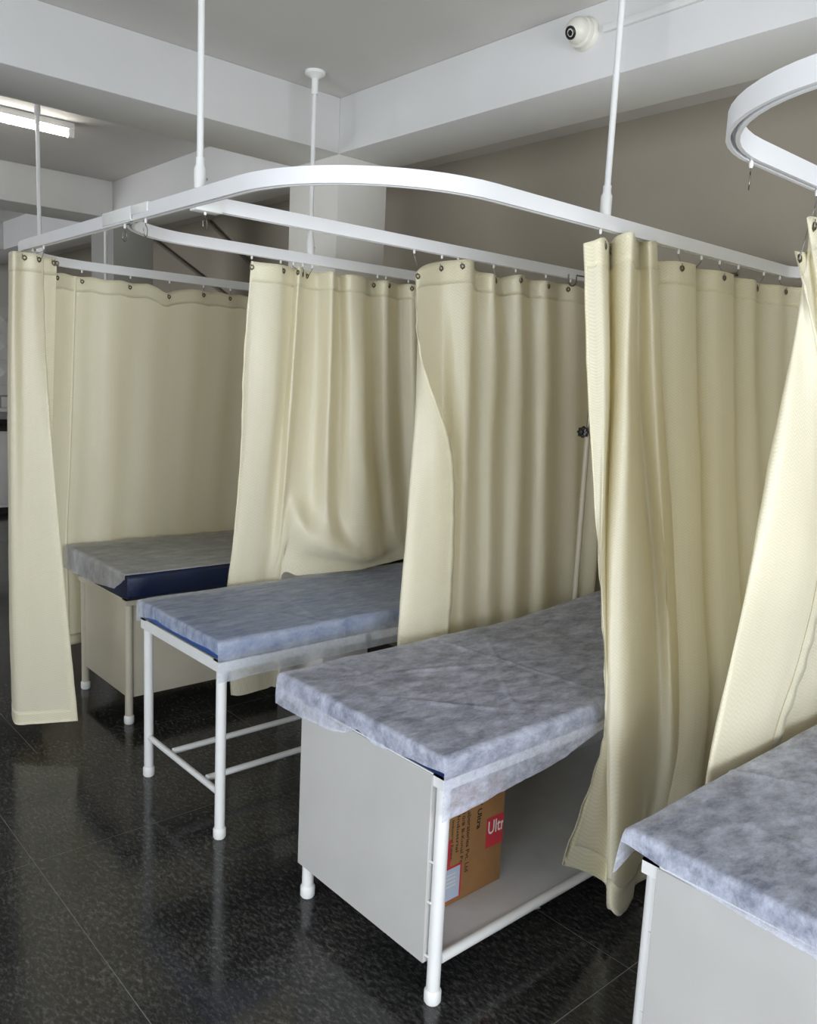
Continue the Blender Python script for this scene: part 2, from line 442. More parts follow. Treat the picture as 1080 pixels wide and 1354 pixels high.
# ------------------------------------------------------------------ curtains
def cr(P, m):
    """Catmull-Rom through the rows of P (k, ..., 3), m samples a span"""
    P = np.asarray(P, float); k = len(P); out = []
    for i in range(k-1):
        p0 = P[i-1] if i > 0 else 2*P[0]-P[1]; p1 = P[i]; p2 = P[i+1]
        p3 = P[i+2] if i+2 < k else 2*P[-1]-P[-2]
        for j in range(m):
            t = j/m
            out.append(0.5*((2*p1)+(-p0+p2)*t+(2*p0-5*p1+4*p2-p3)*t*t+(-p0+3*p1-3*p2+p3)*t**3))
    out.append(P[-1]); return np.array(out)

def curtain(label, cols, eyes, railfun, hook_label, mu=7, mv=9, wrinkle=0.004, seed=0, side=True, group='cream privacy curtains', bottom=True, zmin=.05):
    """cols: one list of 3-D points per fold line, top to bottom; no fold line may reach the floor"""
    for c_ in cols:
        for q in range(1, len(c_)):
            if c_[q][2] < zmin:
                a_, b_ = np.array(c_[q-1]), np.array(c_[q])
                if a_[2] > zmin + .02: c_[q] = a_ + (b_-a_)*((a_[2]-zmin)/(a_[2]-b_[2]))
                else: c_[q] = a_ - np.array((0, 0, .002))
    G = cr(np.array(cols), mu)                       # (nu, levels, 3)
    G = np.transpose(cr(np.transpose(G, (1, 0, 2)), mv), (1, 0, 2))   # (nu, nv, 3)
    nu, nv, _ = G.shape
    du = np.gradient(G, axis=0); dv = np.gradient(G, axis=1)
    Nn = np.cross(du, dv); Nn /= np.linalg.norm(Nn, axis=2, keepdims=True)+1e-9
    sv = np.linspace(0, 1, nv)
    lenu = np.concatenate([[0], np.cumsum(np.linalg.norm(np.diff(G[:, nv//3], axis=0), axis=1))])
    lenv = np.concatenate([[0], np.cumsum(np.linalg.norm(np.diff(G[nu//2], axis=0), axis=1))])
    for i in range(nu):
        for j in range(1, nv):
            q = Vector((lenu[i]*7+seed*13.1, lenv[j]*2.2, seed*3.7))
            q2 = Vector((lenu[i]*26+seed*5, lenv[j]*9, seed))
            G[i, j] += Nn[i, j]*(noise.noise(q)*wrinkle*1.8 + noise.noise(q2)*wrinkle*0.5)*min(1, sv[j]*4)
    # puckered stitching along the leading edge
    if side:
        for j in range(2, nv):
            G[0, j] += Nn[0, j]*0.003*math.sin(j*1.9+seed)
            G[1, j] += Nn[1, j]*0.002*math.sin(j*1.9+seed+1)
    uvs = [(lenu[i], -lenv[j]) for i in range(nu) for j in range(nv)]
    faces = [(i*nv+j, i*nv+j+1, (i+1)*nv+j+1, (i+1)*nv+j) for i in range(nu-1) for j in range(nv-1)]
    c = G[0, 0]
    t = thing('privacy_curtain', label, 'curtain', (float(c[0]), float(c[1]), float(G[:, -1, 2].min())), group)
    parts = [link('cloth', G.reshape(-1, 3), faces, 'cream_satin', None, True, uvs)]
    def strip(nm, rows):
        off = 0.0015; V = []; Fc = []; U = []; k = len(rows)
        for sgn in (1, -1):
            for i in range(nu):
                for (ja, fr) in rows:
                    jb = min(ja+1, nv-1); P = G[i, ja]*(1-fr)+G[i, jb]*fr
                    V.append(P+Nn[i, ja]*off*sgn); U.append((lenu[i], -lenv[ja]*(1-fr)-lenv[jb]*fr))
        for s in range(2):
            b0 = s*nu*k
            for i in range(nu-1):
                for q in range(k-1): Fc.append((b0+i*k+q, b0+i*k+q+1, b0+(i+1)*k+q+1, b0+(i+1)*k+q))
        for i in range(nu-1):
            for q in (0, k-1):
                Fc.append((i*k+q, (i+1)*k+q, nu*k+(i+1)*k+q, nu*k+i*k+q))
        parts.append(link(nm, V, Fc, 'cream_hem', None, True, U))
    def rows_between(l0, l1):
        rows = []
        for l in np.linspace(l0, l1, 5):
            ja = int(np.searchsorted(lenv, l, 'right')-1); ja = max(0, min(nv-2, ja))
            rows.append((ja, float((l-lenv[ja])/(lenv[ja+1]-lenv[ja]))))
        return rows
    strip('top_hem', rows_between(0, 0.075))
    if bottom: strip('bottom_hem', rows_between(lenv[-1]-0.06, lenv[-1]))
    if side:
        k = 3; V = []; U = []; Fc = []
        for sgn in (1, -1):
            for j in range(nv):
                acc = 0.0
                for q in range(k):
                    i = q
                    V.append(G[i, j]+Nn[i, j]*0.0018*sgn); U.append((lenu[i], -lenv[j]))
        for s in range(2):
            for j in range(nv-1):
                for q in range(k-1):
                    b0 = s*nv*k; Fc.append((b0+j*k+q, b0+j*k+q+1, b0+(j+1)*k+q+1, b0+(j+1)*k+q))
        for j in range(nv-1): Fc.append((j*k, (j+1)*k, nv*k+(j+1)*k, nv*k+j*k))
        parts.append(link('side_hem', V, Fc, 'cream_hem', None, True, U))
    at_base(t, *parts)
    hook_pts = []
    ORD = ('first', 'second', 'third', 'fourth', 'fifth', 'sixth', 'seventh', 'eighth', 'ninth', 'tenth')
    def col_px(ue):
        d = G[min(nu-1, max(0, int(round(ue*mu)))), 0]-CO
        return float(d @ CR)/float(d @ CF)
    for no, ue in enumerate(sorted(eyes, key=col_px)):
        i = min(nu-1, max(0, int(round(ue*mu))))
        ja, fr = rows_between(0.022, 0.03)[0]
        P = G[i, ja]*(1-fr)+G[i, ja+1]*fr; n = Nn[i, ja]
        if n @ (CO-P) < 0: n = -n
        P = P + n*0.0025
        ring = MB()
        e1 = Vector(n).cross(Vector((0, 0, 1))).normalized(); e2 = Vector(n).cross(e1)
        ring.tube([Vector(P)+(e1*math.cos(a)+e2*math.sin(a))*0.0075 for a in np.linspace(0, 2*math.pi, 15)], 0.003, 6)
        ey = ring.build('eyelet', 'brass_eyelet', None, True); at_base(t, ey)
        hook(Vector(P), railfun(P), hook_label.replace('small wire hook', ORD[no]+' wire hook from the left'), grp='hooks of the '+hook_label.split('the ', 1)[1])
    return t

HOOKN = [0]
def hook(P, rp, label, grp='empty curtain hooks'):
    """wire hook: P the eyelet, rp the point of the rail slot above it"""
    rp = Vector((rp[0], rp[1], ZT+0.004))
    h = thing('curtain_hook', label, 'curtain hook', rp, grp)
    a = MB().lathe([(.003, .012), (.003, -.004), (.0045, -.006), (.0045, -.014), (.003, -.018)], rp, (0, 0, 1), 10).build('glider', 'white_plastic', smooth=True)
    z1 = rp.z-.018
    d = Vector((0.012, 0.006, 0))
    pts = [Vector((rp.x, rp.y, z1)), Vector((rp.x, rp.y, z1-.006))]
    mid = (Vector((rp.x, rp.y, z1)) + P)/2
    pts += [mid+d*0.6, P+Vector((d.x*.5, d.y*.5, -.004)), P+Vector((0, 0, -.011)), P-d*0.7+Vector((0, 0, -.003)), P-d*0.8+Vector((0, 0, .014))]
    pts = [Vector(p) for p in cr(np.array([tuple(p) for p in pts]), 4)]
    b = MB().tube(pts, 0.0014, 6).build('wire', 'dark_steel', smooth=True)
    at_base(h, a, b)

ZTOP = ZT-0.05
def colY(*pts):                     # (px, py, Y) triples: points of vertical planes of constant Y
    return [aty(*p) for p in pts]
def drop(top, bottoms, z): pass

# --- right-hand curtain in front of the couch with the carton
N_cols = [
    colY((771, 322, 1.585), (777, 520, 1.53), (791, 740, 1.45), (800, 925, 1.395), (789, 1010, 1.40), (742, 1143, 1.42)),
    colY((785, 318, 1.57), (791, 520, 1.51), (794, 740, 1.44), (802, 925, 1.39), (800, 1010, 1.395), (772, 1152, 1.41)),
    colY((798, 314, 1.56), (803, 525, 1.50), (795, 750, 1.43), (805, 925, 1.39), (808, 1010, 1.40), (801, 1170, 1.41)),
    colY((806, 322, 1.63), (807, 525, 1.60), (801, 750, 1.47), (803, 925, 1.395), (803, 1010, 1.385), (802, 1198, 1.36)),
    colY((816, 312, 1.58), (814, 525, 1.52), (808, 750, 1.43), (810, 925, 1.37), (808, 1010, 1.355), (808, 1204, 1.335)),
    colY((836, 307, 1.53), (830, 525, 1.47), (832, 750, 1.40), (833, 925, 1.35), (826, 1030, 1.34), (820, 1211, 1.33)),
    colY((840, 318, 1.58), (838, 525, 1.55), (853, 750, 1.47), (862, 925, 1.40), (856, 1030, 1.39), (833, 1205, 1.36)),
    colY((846, 320, 1.61), (845, 525, 1.59), (864, 750, 1.50), (872, 925, 1.41), (868, 1030, 1.40), (836, 1180, 1.40)),
    colY((858, 319, 1.55), (866, 525, 1.51), (880, 750, 1.43), (888, 925, 1.37), (886, 1030, 1.38), (862, 1172, 1.40)),
    colY((868, 321, 1.57), (876, 525, 1.55), (893, 750, 1.47), (900, 925, 1.40), (901, 1030, 1.40), (885, 1168, 1.41)),
]
zs = [2.14, 1.7, 1.05, .66, .42, .13]
def hang(x, y, low, zs_):      # a fold line hanging from (x, y), pushed out to y = low below the mattress edge
    ks = [0, .25, .7, 1, 1, 1]
    return [np.array((x, y+(low-y)*k, z)) for k, z in zip(ks, zs_)]
for x, y, lo in ((2.47, 1.635, 1.40), (2.55, 1.575, 1.36), (2.65, 1.57, 1.355), (2.71, 1.625, 1.395), (2.80, 1.57, 1.365), (2.92, 1.575, 1.37), (2.97, 1.62, 1.395), (3.07, 1.575, 1.37),
                 (3.18, 1.61, 1.395), (3.26, 1.565, 1.38), (3.33, 1.55, 1.37), (3.40, 1.47, 1.34), (3.37, 1.37, 1.27), (3.42, 1.26, 1.2), (3.375, 1.15, 1.13), (3.41, 1.06, 1.06)):
    N_cols.append(hang(x, y, lo, zs))
curtain('cream satin curtain gathered in deep pleats in front of the couch with the carton', N_cols,
        [2.2, 3.0, 11.2, 13.0, 14.3, 16.0, 17.8, 19.6], lambda P: (P[0], YN), 'small wire hook holding the pleated right-hand cream curtain', seed=1)

# --- divider curtain between the two middle couches
D_cols = [
    colY((549, 361, 2.35), (556, 470, 2.30), (596, 590, 2.29), (601, 700, 2.29), (594, 845, 2.30), (588, 990, 2.31), (584, 1080, 2.31)),
    colY((556, 354, 2.35), (553, 470, 2.32), (572, 590, 2.31), (572, 700, 2.31), (562, 845, 2.31), (556, 990, 2.32), (552, 1080, 2.32)),
    colY((566, 349, 2.36), (554, 474, 2.37), (545, 590, 2.37), (537, 700, 2.36), (526, 845, 2.35), (520, 990, 2.35), (516, 1080, 2.35)),
    colY((580, 346, 2.37), (582, 474, 2.42), (580, 590, 2.42), (575, 700, 2.42), (565, 845, 2.42), (560, 990, 2.42), (556, 1080, 2.42)),
    colY((600, 344, 2.36), (602, 474, 2.36), (600, 590, 2.37), (597, 700, 2.38), (592, 845, 2.38), (588, 990, 2.38), (584, 1075, 2.38)),
    colY((624, 344, 2.34), (622, 474, 2.33), (618, 590, 2.33), (616, 700, 2.34), (610, 845, 2.35), (605, 990, 2.36), (600, 1070, 2.36)),
    colY((629, 358, 2.41), (630, 474, 2.41), (630, 590, 2.40), (632, 700, 2.40), (628, 845, 2.40), (622, 985, 2.40), (618, 1065, 2.40)),
    colY((652, 362, 2.34), (655, 474, 2.34), (650, 590, 2.35), (648, 700, 2.35), (646, 845, 2.36), (642, 980, 2.36), (640, 1060, 2.36)),
    colY((660, 367, 2.41), (668, 474, 2.41), (666, 590, 2.40), (664, 700, 2.40), (662, 845, 2.40), (658, 975, 2.40), (655, 1052, 2.40)),
    colY((688, 363, 2.34), (690, 474, 2.34), (688, 590, 2.34), (684, 700, 2.34), (680, 845, 2.35), (676, 970, 2.36), (673, 1046, 2.36)),
    colY((698, 370, 2.41), (703, 474, 2.40), (703, 590, 2.40), (700, 700, 2.40), (697, 845, 2.40), (692, 965, 2.40), (690, 1040, 2.40)),
    colY((722, 371, 2.35), (724, 474, 2.34), (722, 590, 2.34), (720, 700, 2.34), (716, 845, 2.35), (711, 960, 2.36), (708, 1034, 2.36)),
    colY((738, 375, 2.40), (738, 474, 2.41), (738, 590, 2.42), (736, 700, 2.42), (733, 845, 2.42), (728, 955, 2.42), (725, 1026, 2.42)),
    colY((762, 378, 2.37), (762, 474, 2.38), (762, 590, 2.39), (760, 700, 2.39), (756, 845, 2.39), (752, 950, 2.39), (749, 1018, 2.39)),
]
for cc in D_cols[6:]:
    for q in range(1, 7): cc[q] = CO + (cc[q]-CO)*((2.37+(cc[q][1]-2.37)*.6)/cc[q][1])
for x, y in ((3.27, 2.42), (3.34, 2.36), (3.41, 2.41)):
    D_cols.append([np.array((x, y, z)) for z in (2.14, 1.85, 1.48, 1.15, .72, .38, .15)])
curtain('cream satin divider curtain with its front hem turned back, beside the black-knobbed pole', D_cols,
        [0.4, 3.2, 4.4, 7.3, 9.0, 11.2, 12.6], lambda P: (P[0], YD), 'small wire hook holding the middle divider curtain', seed=2, zmin=.16)

# --- curtain bunched up on the open-framed couch
F_cols = [
    colY((332, 345, 3.07), (322, 480, 3.12), (318, 600, 3.18), (308, 715, 3.27), (300, 780, 3.31), (302, 850, 3.31), (305, 919, 3.31)),
    colY((345, 347, 3.05), (336, 480, 3.08), (330, 600, 3.15), (320, 715, 3.25), (312, 780, 3.30), (314, 850, 3.30), (317, 920, 3.30)),
    colY((372, 350, 3.04), (366, 480, 3.06), (356, 600, 3.13), (345, 715, 3.24), (338, 780, 3.29), (338, 850, 3.29), (340, 914, 3.30)),
    colY((388, 351, 3.09), (380, 480, 3.11), (370, 600, 3.17), (360, 715, 3.26), (352, 775, 3.30), (355, 850, 3.30), (357, 908, 3.31)),
    colY((396, 351, 3.03), (388, 480, 3.05), (380, 600, 3.11), (370, 715, 3.22), (366, 760, 3.28), (368, 840, 3.29), (370, 895, 3.30)),
    colY((404, 352, 3.10), (400, 480, 3.12), (390, 590, 3.16), (383, 655, 3.18), (386, 692, 3.15), (374, 732, 3.22), (370, 768, 3.24)),
    colY((420, 353, 3.11), (420, 480, 3.12), (414, 590, 3.15), (410, 660, 3.17), (410, 708, 3.10), (398, 738, 3.18), (396, 761, 3.19)),
    colY((440, 354, 3.02), (437, 480, 3.02), (433, 590, 3.04), (432, 670, 3.09), (438, 722, 3.07), (434, 741, 3.15), (436, 757, 3.16)),
    colY((447, 356, 3.10), (449, 480, 3.10), (447, 590, 3.11), (447, 675, 3.14), (462, 729, 3.08), (464, 744, 3.15), (468, 754, 3.16)),
    colY((462, 359, 3.03), (464, 480, 3.03), (464, 590, 3.04), (468, 665, 3.06), (482, 732, 3.09), (488, 743, 3.15), (490, 750, 3.16)),
    colY((482, 361, 3.04), (483, 480, 3.02), (484, 590, 3.02), (488, 640, 3.03), (498, 725, 3.10), (506, 738, 3.16), (510, 745, 3.17)),
    colY((489, 363, 3.11), (492, 480, 3.11), (494, 590, 3.12), (500, 640, 3.13), (510, 712, 3.13), (518, 731, 3.17), (522, 742, 3.18)),
    colY((512, 366, 3.04), (512, 480, 3.06), (513, 590, 3.08), (517, 640, 3.10), (523, 705, 3.13), (531, 726, 3.16), (536, 739, 3.18)),
    colY((526, 367, 3.11), (527, 480, 3.12), (530, 590, 3.14), (534, 640, 3.15), (538, 700, 3.16), (544, 722, 3.17), (548, 736, 3.18)),
    colY((548, 370, 3.04), (548, 480, 3.05), (550, 590, 3.09), (552, 640, 3.11), (556, 700, 3.13), (560, 720, 3.16), (564, 733, 3.18)),
]
for cc in F_cols: cc[0] = np.array((cc[0][0], cc[0][1], min(cc[0][2], ZT-.022)))
for x, y in ((2.85, 3.11), (2.93, 3.05), (3.02, 3.11)):
    F_cols.append([np.array((x, y, z)) for z in (2.13, 1.78, 1.45, 1.2, .95, .86, .79)])
curtain('cream satin curtain whose lower end lies bunched on the open-framed couch', F_cols,
        [0.2, 2.1, 3.8, 4.5, 5.2, 11.3, 12.2, 13.9], lambda P: (P[0], YFAR), 'small wire hook holding the curtain bunched on the open-framed couch', seed=3, bottom=False)

# --- flat curtain behind the far left couch
E_cols = []
xE = np.linspace(1.40, 3.35, 40)
for i, x in enumerate(xE):
    a = 0.009*math.sin(i*1.45)+0.009*math.sin(i*0.61+1)
    sag = -0.035*math.exp(-((x-2.06)/0.05)**2)
    yy = YE + a*0.6 - max(0, 1.55-x)*0.6
    zt = 2.148 + sag - 0.004*math.sin(i*2.2)
    E_cols.append([np.array((x, yy+a*k*.35+push, zt+(0.19-zt)*s)) for k, s, push in ((0, 0, 0), (1, .2, .05), (1.6, .5, .13), (2, .68, .185), (2.2, .85, .185), (2.2, 1.0, .185))])
curtain('flat cream curtain hanging behind the far left couch, with a vertical seam', E_cols,
        [1.2, 4.0, 9.0, 13.4, 17.2, 20.5, 23.4], lambda P: (P[0], YE), 'small wire hook holding the flat curtain behind the far left couch', mu=3, seed=4, side=False)

fl = [o for o in bpy.data.objects if o.name.startswith('privacy_curtain')][-1]
for o in bpy.data.objects:
    if o.get('label', '').startswith('flat cream curtain'): fl = o
cl_ = [o for o in bpy.data.objects if o.parent == fl and o.name.startswith('cloth')][0]
xs_seam = aty(96, 500, YE+.05)[0]
vv = np.array([v.co[:] for v in cl_.data.vertices]); nv_ = 5*9+1
colm = vv.reshape(-1, nv_, 3); k_ = int(np.argmin(np.abs(colm[:, 0, 0]-xs_seam))); ln_ = colm[k_]
sv_ = [tuple(p+np.array((dx, dy, 0))) for p in ln_ for dx, dy in ((-.006, -.0015), (-.003, -.005), (.003, -.005), (.006, -.0015))]
sf_ = [(j*4+q, j*4+q+1, (j+1)*4+q+1, (j+1)*4+q) for j in range(nv_-1) for q in range(3)]
su_ = [(q*.004, -j*.05) for j in range(nv_) for q in range(4)]
at_base(fl, link('seam', sv_, sf_, 'cream_hem', None, True, su_))

# --- curtain drawn back at the left end of the track
def colD(top, mids, bot, zt, zb):
    a, b = atz(*top, zt), atz(*bot, zb)
    da, db = depth(a), depth(b)
    return [a] + [atd(x, y, da+(db-da)*(y-top[1])/(bot[1]-top[1])) for x, y in mids] + [b]
L_cols = [
    colD((57, 337), [(60, 457), (69, 583), (79, 700), (92, 840)], (103, 953), 2.145, .11),
    colD((46, 335), [(47, 457), (52, 583), (58, 700), (66, 840)], (74, 955), 2.145, .105),
    colD((30, 333), [(30, 457), (32, 583), (34, 700), (40, 840)], (46, 957), 2.145, .10),
    colD((17, 332), [(15, 457), (16, 583), (16, 700), (17, 840)], (20, 957), 2.14, .095),
    colD((12, 335), [(11, 457), (12, 583), (13, 700), (14, 830)], (16, 940), 2.15, .11),
    colD((24, 337), [(24, 457), (24, 583), (24, 700), (24, 820)], (26, 925), 2.155, .12),
    colD((50, 338), [(48, 457), (46, 583), (44, 700), (44, 820)], (44, 915), 2.155, .13),
    colD((75, 341), [(72, 457), (69, 583), (66, 700), (62, 820)], (60, 915), 2.155, .13),
]
curtain('cream curtain drawn back to a narrow hanging strip at the left edge', L_cols,
        [0.5, 1.9, 6.9, 7.0], lambda P: (XF, max(2.8, min(3.83, P[1]))), 'small wire hook holding the narrow curtain at the left edge', seed=5)

# --- curtain of the nearest couch, at the right edge
R_cols = [
    colY((1051, 332, .93), (1087, 480, .88), (1100, 640, .87), (1092, 760, .87), (1068, 870, .93), (1030, 982, 1.005), (1026, 1060, 1.02)),
    colY((1057, 333, .93), (1068, 480, .90), (1066, 640, .88), (1050, 760, .88), (1024, 870, .94), (990, 996, 1.005), (986, 1070, 1.02)),
    colY((1068, 330, .93), (1046, 470, .93), (1015, 630, .93), (989, 760, .93), (964, 880, .97), (936, 1018, 1.015), (930, 1090, 1.03)),
    colY((1071, 300, .91), (1075, 480, .96), (1060, 640, .97), (1045, 760, .97), (1030, 880, 1.0), (1010, 1000, 1.03), (1005, 1060, 1.05)),
    colY((1082, 288, .90), (1110, 480, .92), (1110, 640, .94), (1105, 760, .945), (1095, 870, .98), (1080, 955, 1.02), (1075, 1040, 1.04)),
]
for x, y in ((2.75, .95), (2.85, .88), (2.95, .95), (3.05, .88), (3.15, .94)):
    R_cols.append([np.array((x, y + .09*k, z)) for k, z in ((0, 2.15), (0, 1.8), (.2, 1.5), (.6, 1.2), (1, .95), (1.2, .74), (1.4, .55))])
curtain('cream curtain with a drooping eyelet corner at the right edge, behind the nearest couch', R_cols,
        [0.6, 3.8, 5.0, 7.0], lambda P: (P[0], YR), 'small wire hook holding the curtain at the right edge', seed=6)

# free hooks
for (px, py), rp, lb in (((306, 291), None, 'empty wire hook hanging from the divider track near its bracket'),
                         ((134, 310), None, 'empty wire hook on the front track, the left one of two'),
                         ((166, 304), None, 'empty wire hook on the front track beside the joint, right one of two'),
                         ((995, 232), None, 'empty wire hook on the bent track at upper right')):
    P = atz(px, py, ZT-.045)
    r_ = {306: (P[0], YD), 134: (XF, P[1]), 166: (XF, P[1]), 995: (P[0]+.06, YR)}[px]
    hook(Vector((r_[0], r_[1], ZT-.045)), r_, lb)

# ------------------------------------------------------------------ couches
def leg_part(x, y, ztop, r, mat):
    a = MB().tube([(x, y, .03), (x, y, ztop)], r, 16).build('leg', mat, smooth=True)
    c = MB().lathe([(r*1.05, 0.0), (r*1.25, .006), (r*1.25, .036), (r*1.05, .042)], (x, y, 0), n=16).build('foot_cap', 'white_plastic', a, smooth=True)
    return a
def mattress(x0, x1, y0, y1, z0, z1, mat, head=None):
    """upholstered pad; head = (x where the head rest starts, rise)"""
    n = 18; xs_ = np.linspace(x0, x1, n); r = min(.02, (z1-z0)/2.2)
    prof = []
    for cx_, cz, a0 in ((y1-r, z0+r, -90), (y1-r, z1-r, 0), (y0+r, z1-r, 90), (y0+r, z0+r, 180)):
        for k in range(4):
            a = math.radians(a0+30*k); prof.append((cx_+r*math.cos(a), cz+r*math.sin(a)))
    vs = []; fs = []; m = len(prof)
    xx = [x0, x0+.006] + list(xs_[1:-1]) + [x1-.006, x1]
    for i, x in enumerate(xx):
        sh = 0.012 if i in (0, len(xx)-1) else 0
        rise = 0 if not head else max(0, min(1, (x-head[0])/(x1-head[0])))*head[1]
        for (y, z) in prof:
            cyy, czz = (y0+y1)/2, (z0+z1)/2
            vs.append((x, cyy+(y-cyy)*(1-sh), czz+(z-czz)*(1-sh*6 if sh else 1)+rise))
    for i in range(len(xx)-1):
        for j in range(m):
            j2 = (j+1) % m; fs.append((i*m+j, i*m+j2, (i+1)*m+j2, (i+1)*m+j))
    fs.append(tuple(range(m-1, -1, -1))); fs.append(tuple(range((len(xx)-1)*m, len(xx)*m)))
    return MB().add(vs, fs).build('mattress', mat, smooth=True)

def couch(label, x0, x1, ya, yb, r, zrail, pad, padmat, enamel, panels, padhead=None, rail_h=.035):
    """ya < yb: leg centre lines; x0 foot end"""
    t = thing('examination_couch', label, 'couch', ((x0+x1)/2, (ya+yb)/2, 0), 'examination couches')
    P = [leg_part(x, y, zrail-rail_h, r, 'white_enamel' if enamel != 'ivory' else 'ivory_enamel') for x in (x0, x1) for y in (ya, yb)]
    en = 'white_enamel' if enamel != 'ivory' else 'ivory_enamel'
    o = r+.004
    z0, z1 = zrail-rail_h, zrail
    P.append(MB().box(x0-o, x1+o, ya-o, ya-o+.006, z0, z1).box(x0-o, x1+o, ya-o, ya+.02, z1-.005, z1).build('side_rail', en))
    P.append(MB().box(x0-o, x1+o, yb+o-.006, yb+o, z0, z1).box(x0-o, x1+o, yb-.02, yb+o, z1-.005, z1).build('side_rail', en))
    P.append(MB().box(x0-o, x0-o+.006, ya-o+.006, yb+o-.006, z0, z1).build('end_rail', en))
    P.append(MB().box(x1+o-.006, x1+o, ya-o+.006, yb+o-.006, z0, z1).build('end_rail', en))
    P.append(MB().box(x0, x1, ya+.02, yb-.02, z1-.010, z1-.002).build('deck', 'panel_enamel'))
    P.append(mattress(*pad, padmat, padhead))
    for nm, bx, mt in panels: P.append(MB().box(*bx).build(nm, mt, bevel=0.0015, seg=1))
    at_base(t, *P)
    return t

# A: far left, closed cabinet sides, blue pad showing
couch('far left couch with closed cream side panels and a dark blue mattress edge showing', 1.585, 3.34, 3.745, 4.31, .019, .625,
      (1.555, 3.37, 3.68, 4.46, .632, .752), 'deep_navy_rexine', 'ivory',
      [('end_panel', (1.580, 1.590, 3.765, 4.29, .13, .60), 'ivory_enamel'), ('side_panel', (1.605, 3.32, 3.740, 3.750, .13, .60), 'ivory_enamel'),
       ('side_panel', (1.605, 3.32, 4.305, 4.315, .13, .60), 'ivory_enamel')], rail_h=.03)
# B: open frame
tB = couch('couch on an open white tube frame with low stretcher bars', 1.433, 3.24, 2.575, 3.185, .019, .690,
      (1.415, 3.26, 2.552, 3.215, .694, .760), 'blue_rexine', 'white', [], rail_h=.042)
zst = .175
at_base(tB, MB().tube([(1.433, 2.594, zst), (1.433, 3.166, zst)], .0125).build('cross_stretcher', 'white_enamel', smooth=True),
        MB().tube([(3.24, 2.594, zst), (3.24, 3.166, zst)], .0125).build('cross_stretcher', 'white_enamel', smooth=True),
        MB().tube([(1.446, 2.985, zst+.006), (3.228, 2.985, zst+.006)], .0125).build('long_stretcher', 'white_enamel', smooth=True),
        MB().tube([(1.446, 2.70, zst+.006), (3.228, 2.70, zst+.006)], .0125).build('long_stretcher', 'white_enamel', smooth=True),
        MB().box(2.075, 2.10, 2.5485, 2.5515, .646, .692).build('rail_clip', 'dark_steel'))
# C: white couch with shelf and carton
tC = couch('white couch with a closed end panel and an open shelf holding a carton', 1.49, 3.27, 1.475, 2.085, .0195, .676,
      (1.462, 3.30, 1.440, 2.215, .680, .736), 'navy_rexine', 'white',
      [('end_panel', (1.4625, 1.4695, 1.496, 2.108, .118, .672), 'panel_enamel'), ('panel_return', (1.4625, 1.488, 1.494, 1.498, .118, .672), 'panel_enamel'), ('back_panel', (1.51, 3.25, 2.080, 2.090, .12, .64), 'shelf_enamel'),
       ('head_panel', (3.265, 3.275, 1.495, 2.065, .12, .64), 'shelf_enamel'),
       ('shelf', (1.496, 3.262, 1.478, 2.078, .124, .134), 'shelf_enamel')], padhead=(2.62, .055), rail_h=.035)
at_base(tC, MB().tube([(1.508, 1.472, .128), (3.25, 1.472, .128)], .0155).build('shelf_edge_tube', 'white_enamel', smooth=True))
for z in (.30, .42, .14): at_base(tC, MB().box(1.4685, 1.4735, 1.482, 1.496, z, z+.005).build('weld_bead', 'white_enamel'))
# D: nearest couch
tD = couch('nearest couch in the lower right corner with a plain closed white end panel', 1.60, 3.38, .29, .90, .0195, .672,
      (1.575, 3.40, .235, .945, .676, .728), 'navy_rexine', 'white',
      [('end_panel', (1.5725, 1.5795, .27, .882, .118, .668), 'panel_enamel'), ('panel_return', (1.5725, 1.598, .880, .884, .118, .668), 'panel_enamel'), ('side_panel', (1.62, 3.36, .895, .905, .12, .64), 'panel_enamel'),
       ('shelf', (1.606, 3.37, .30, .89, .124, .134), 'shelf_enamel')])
for z in (.30, .50): at_base(tD, MB().box(1.579, 1.584, .882, .895, z, z+.005).build('weld_bead', 'white_enamel'))

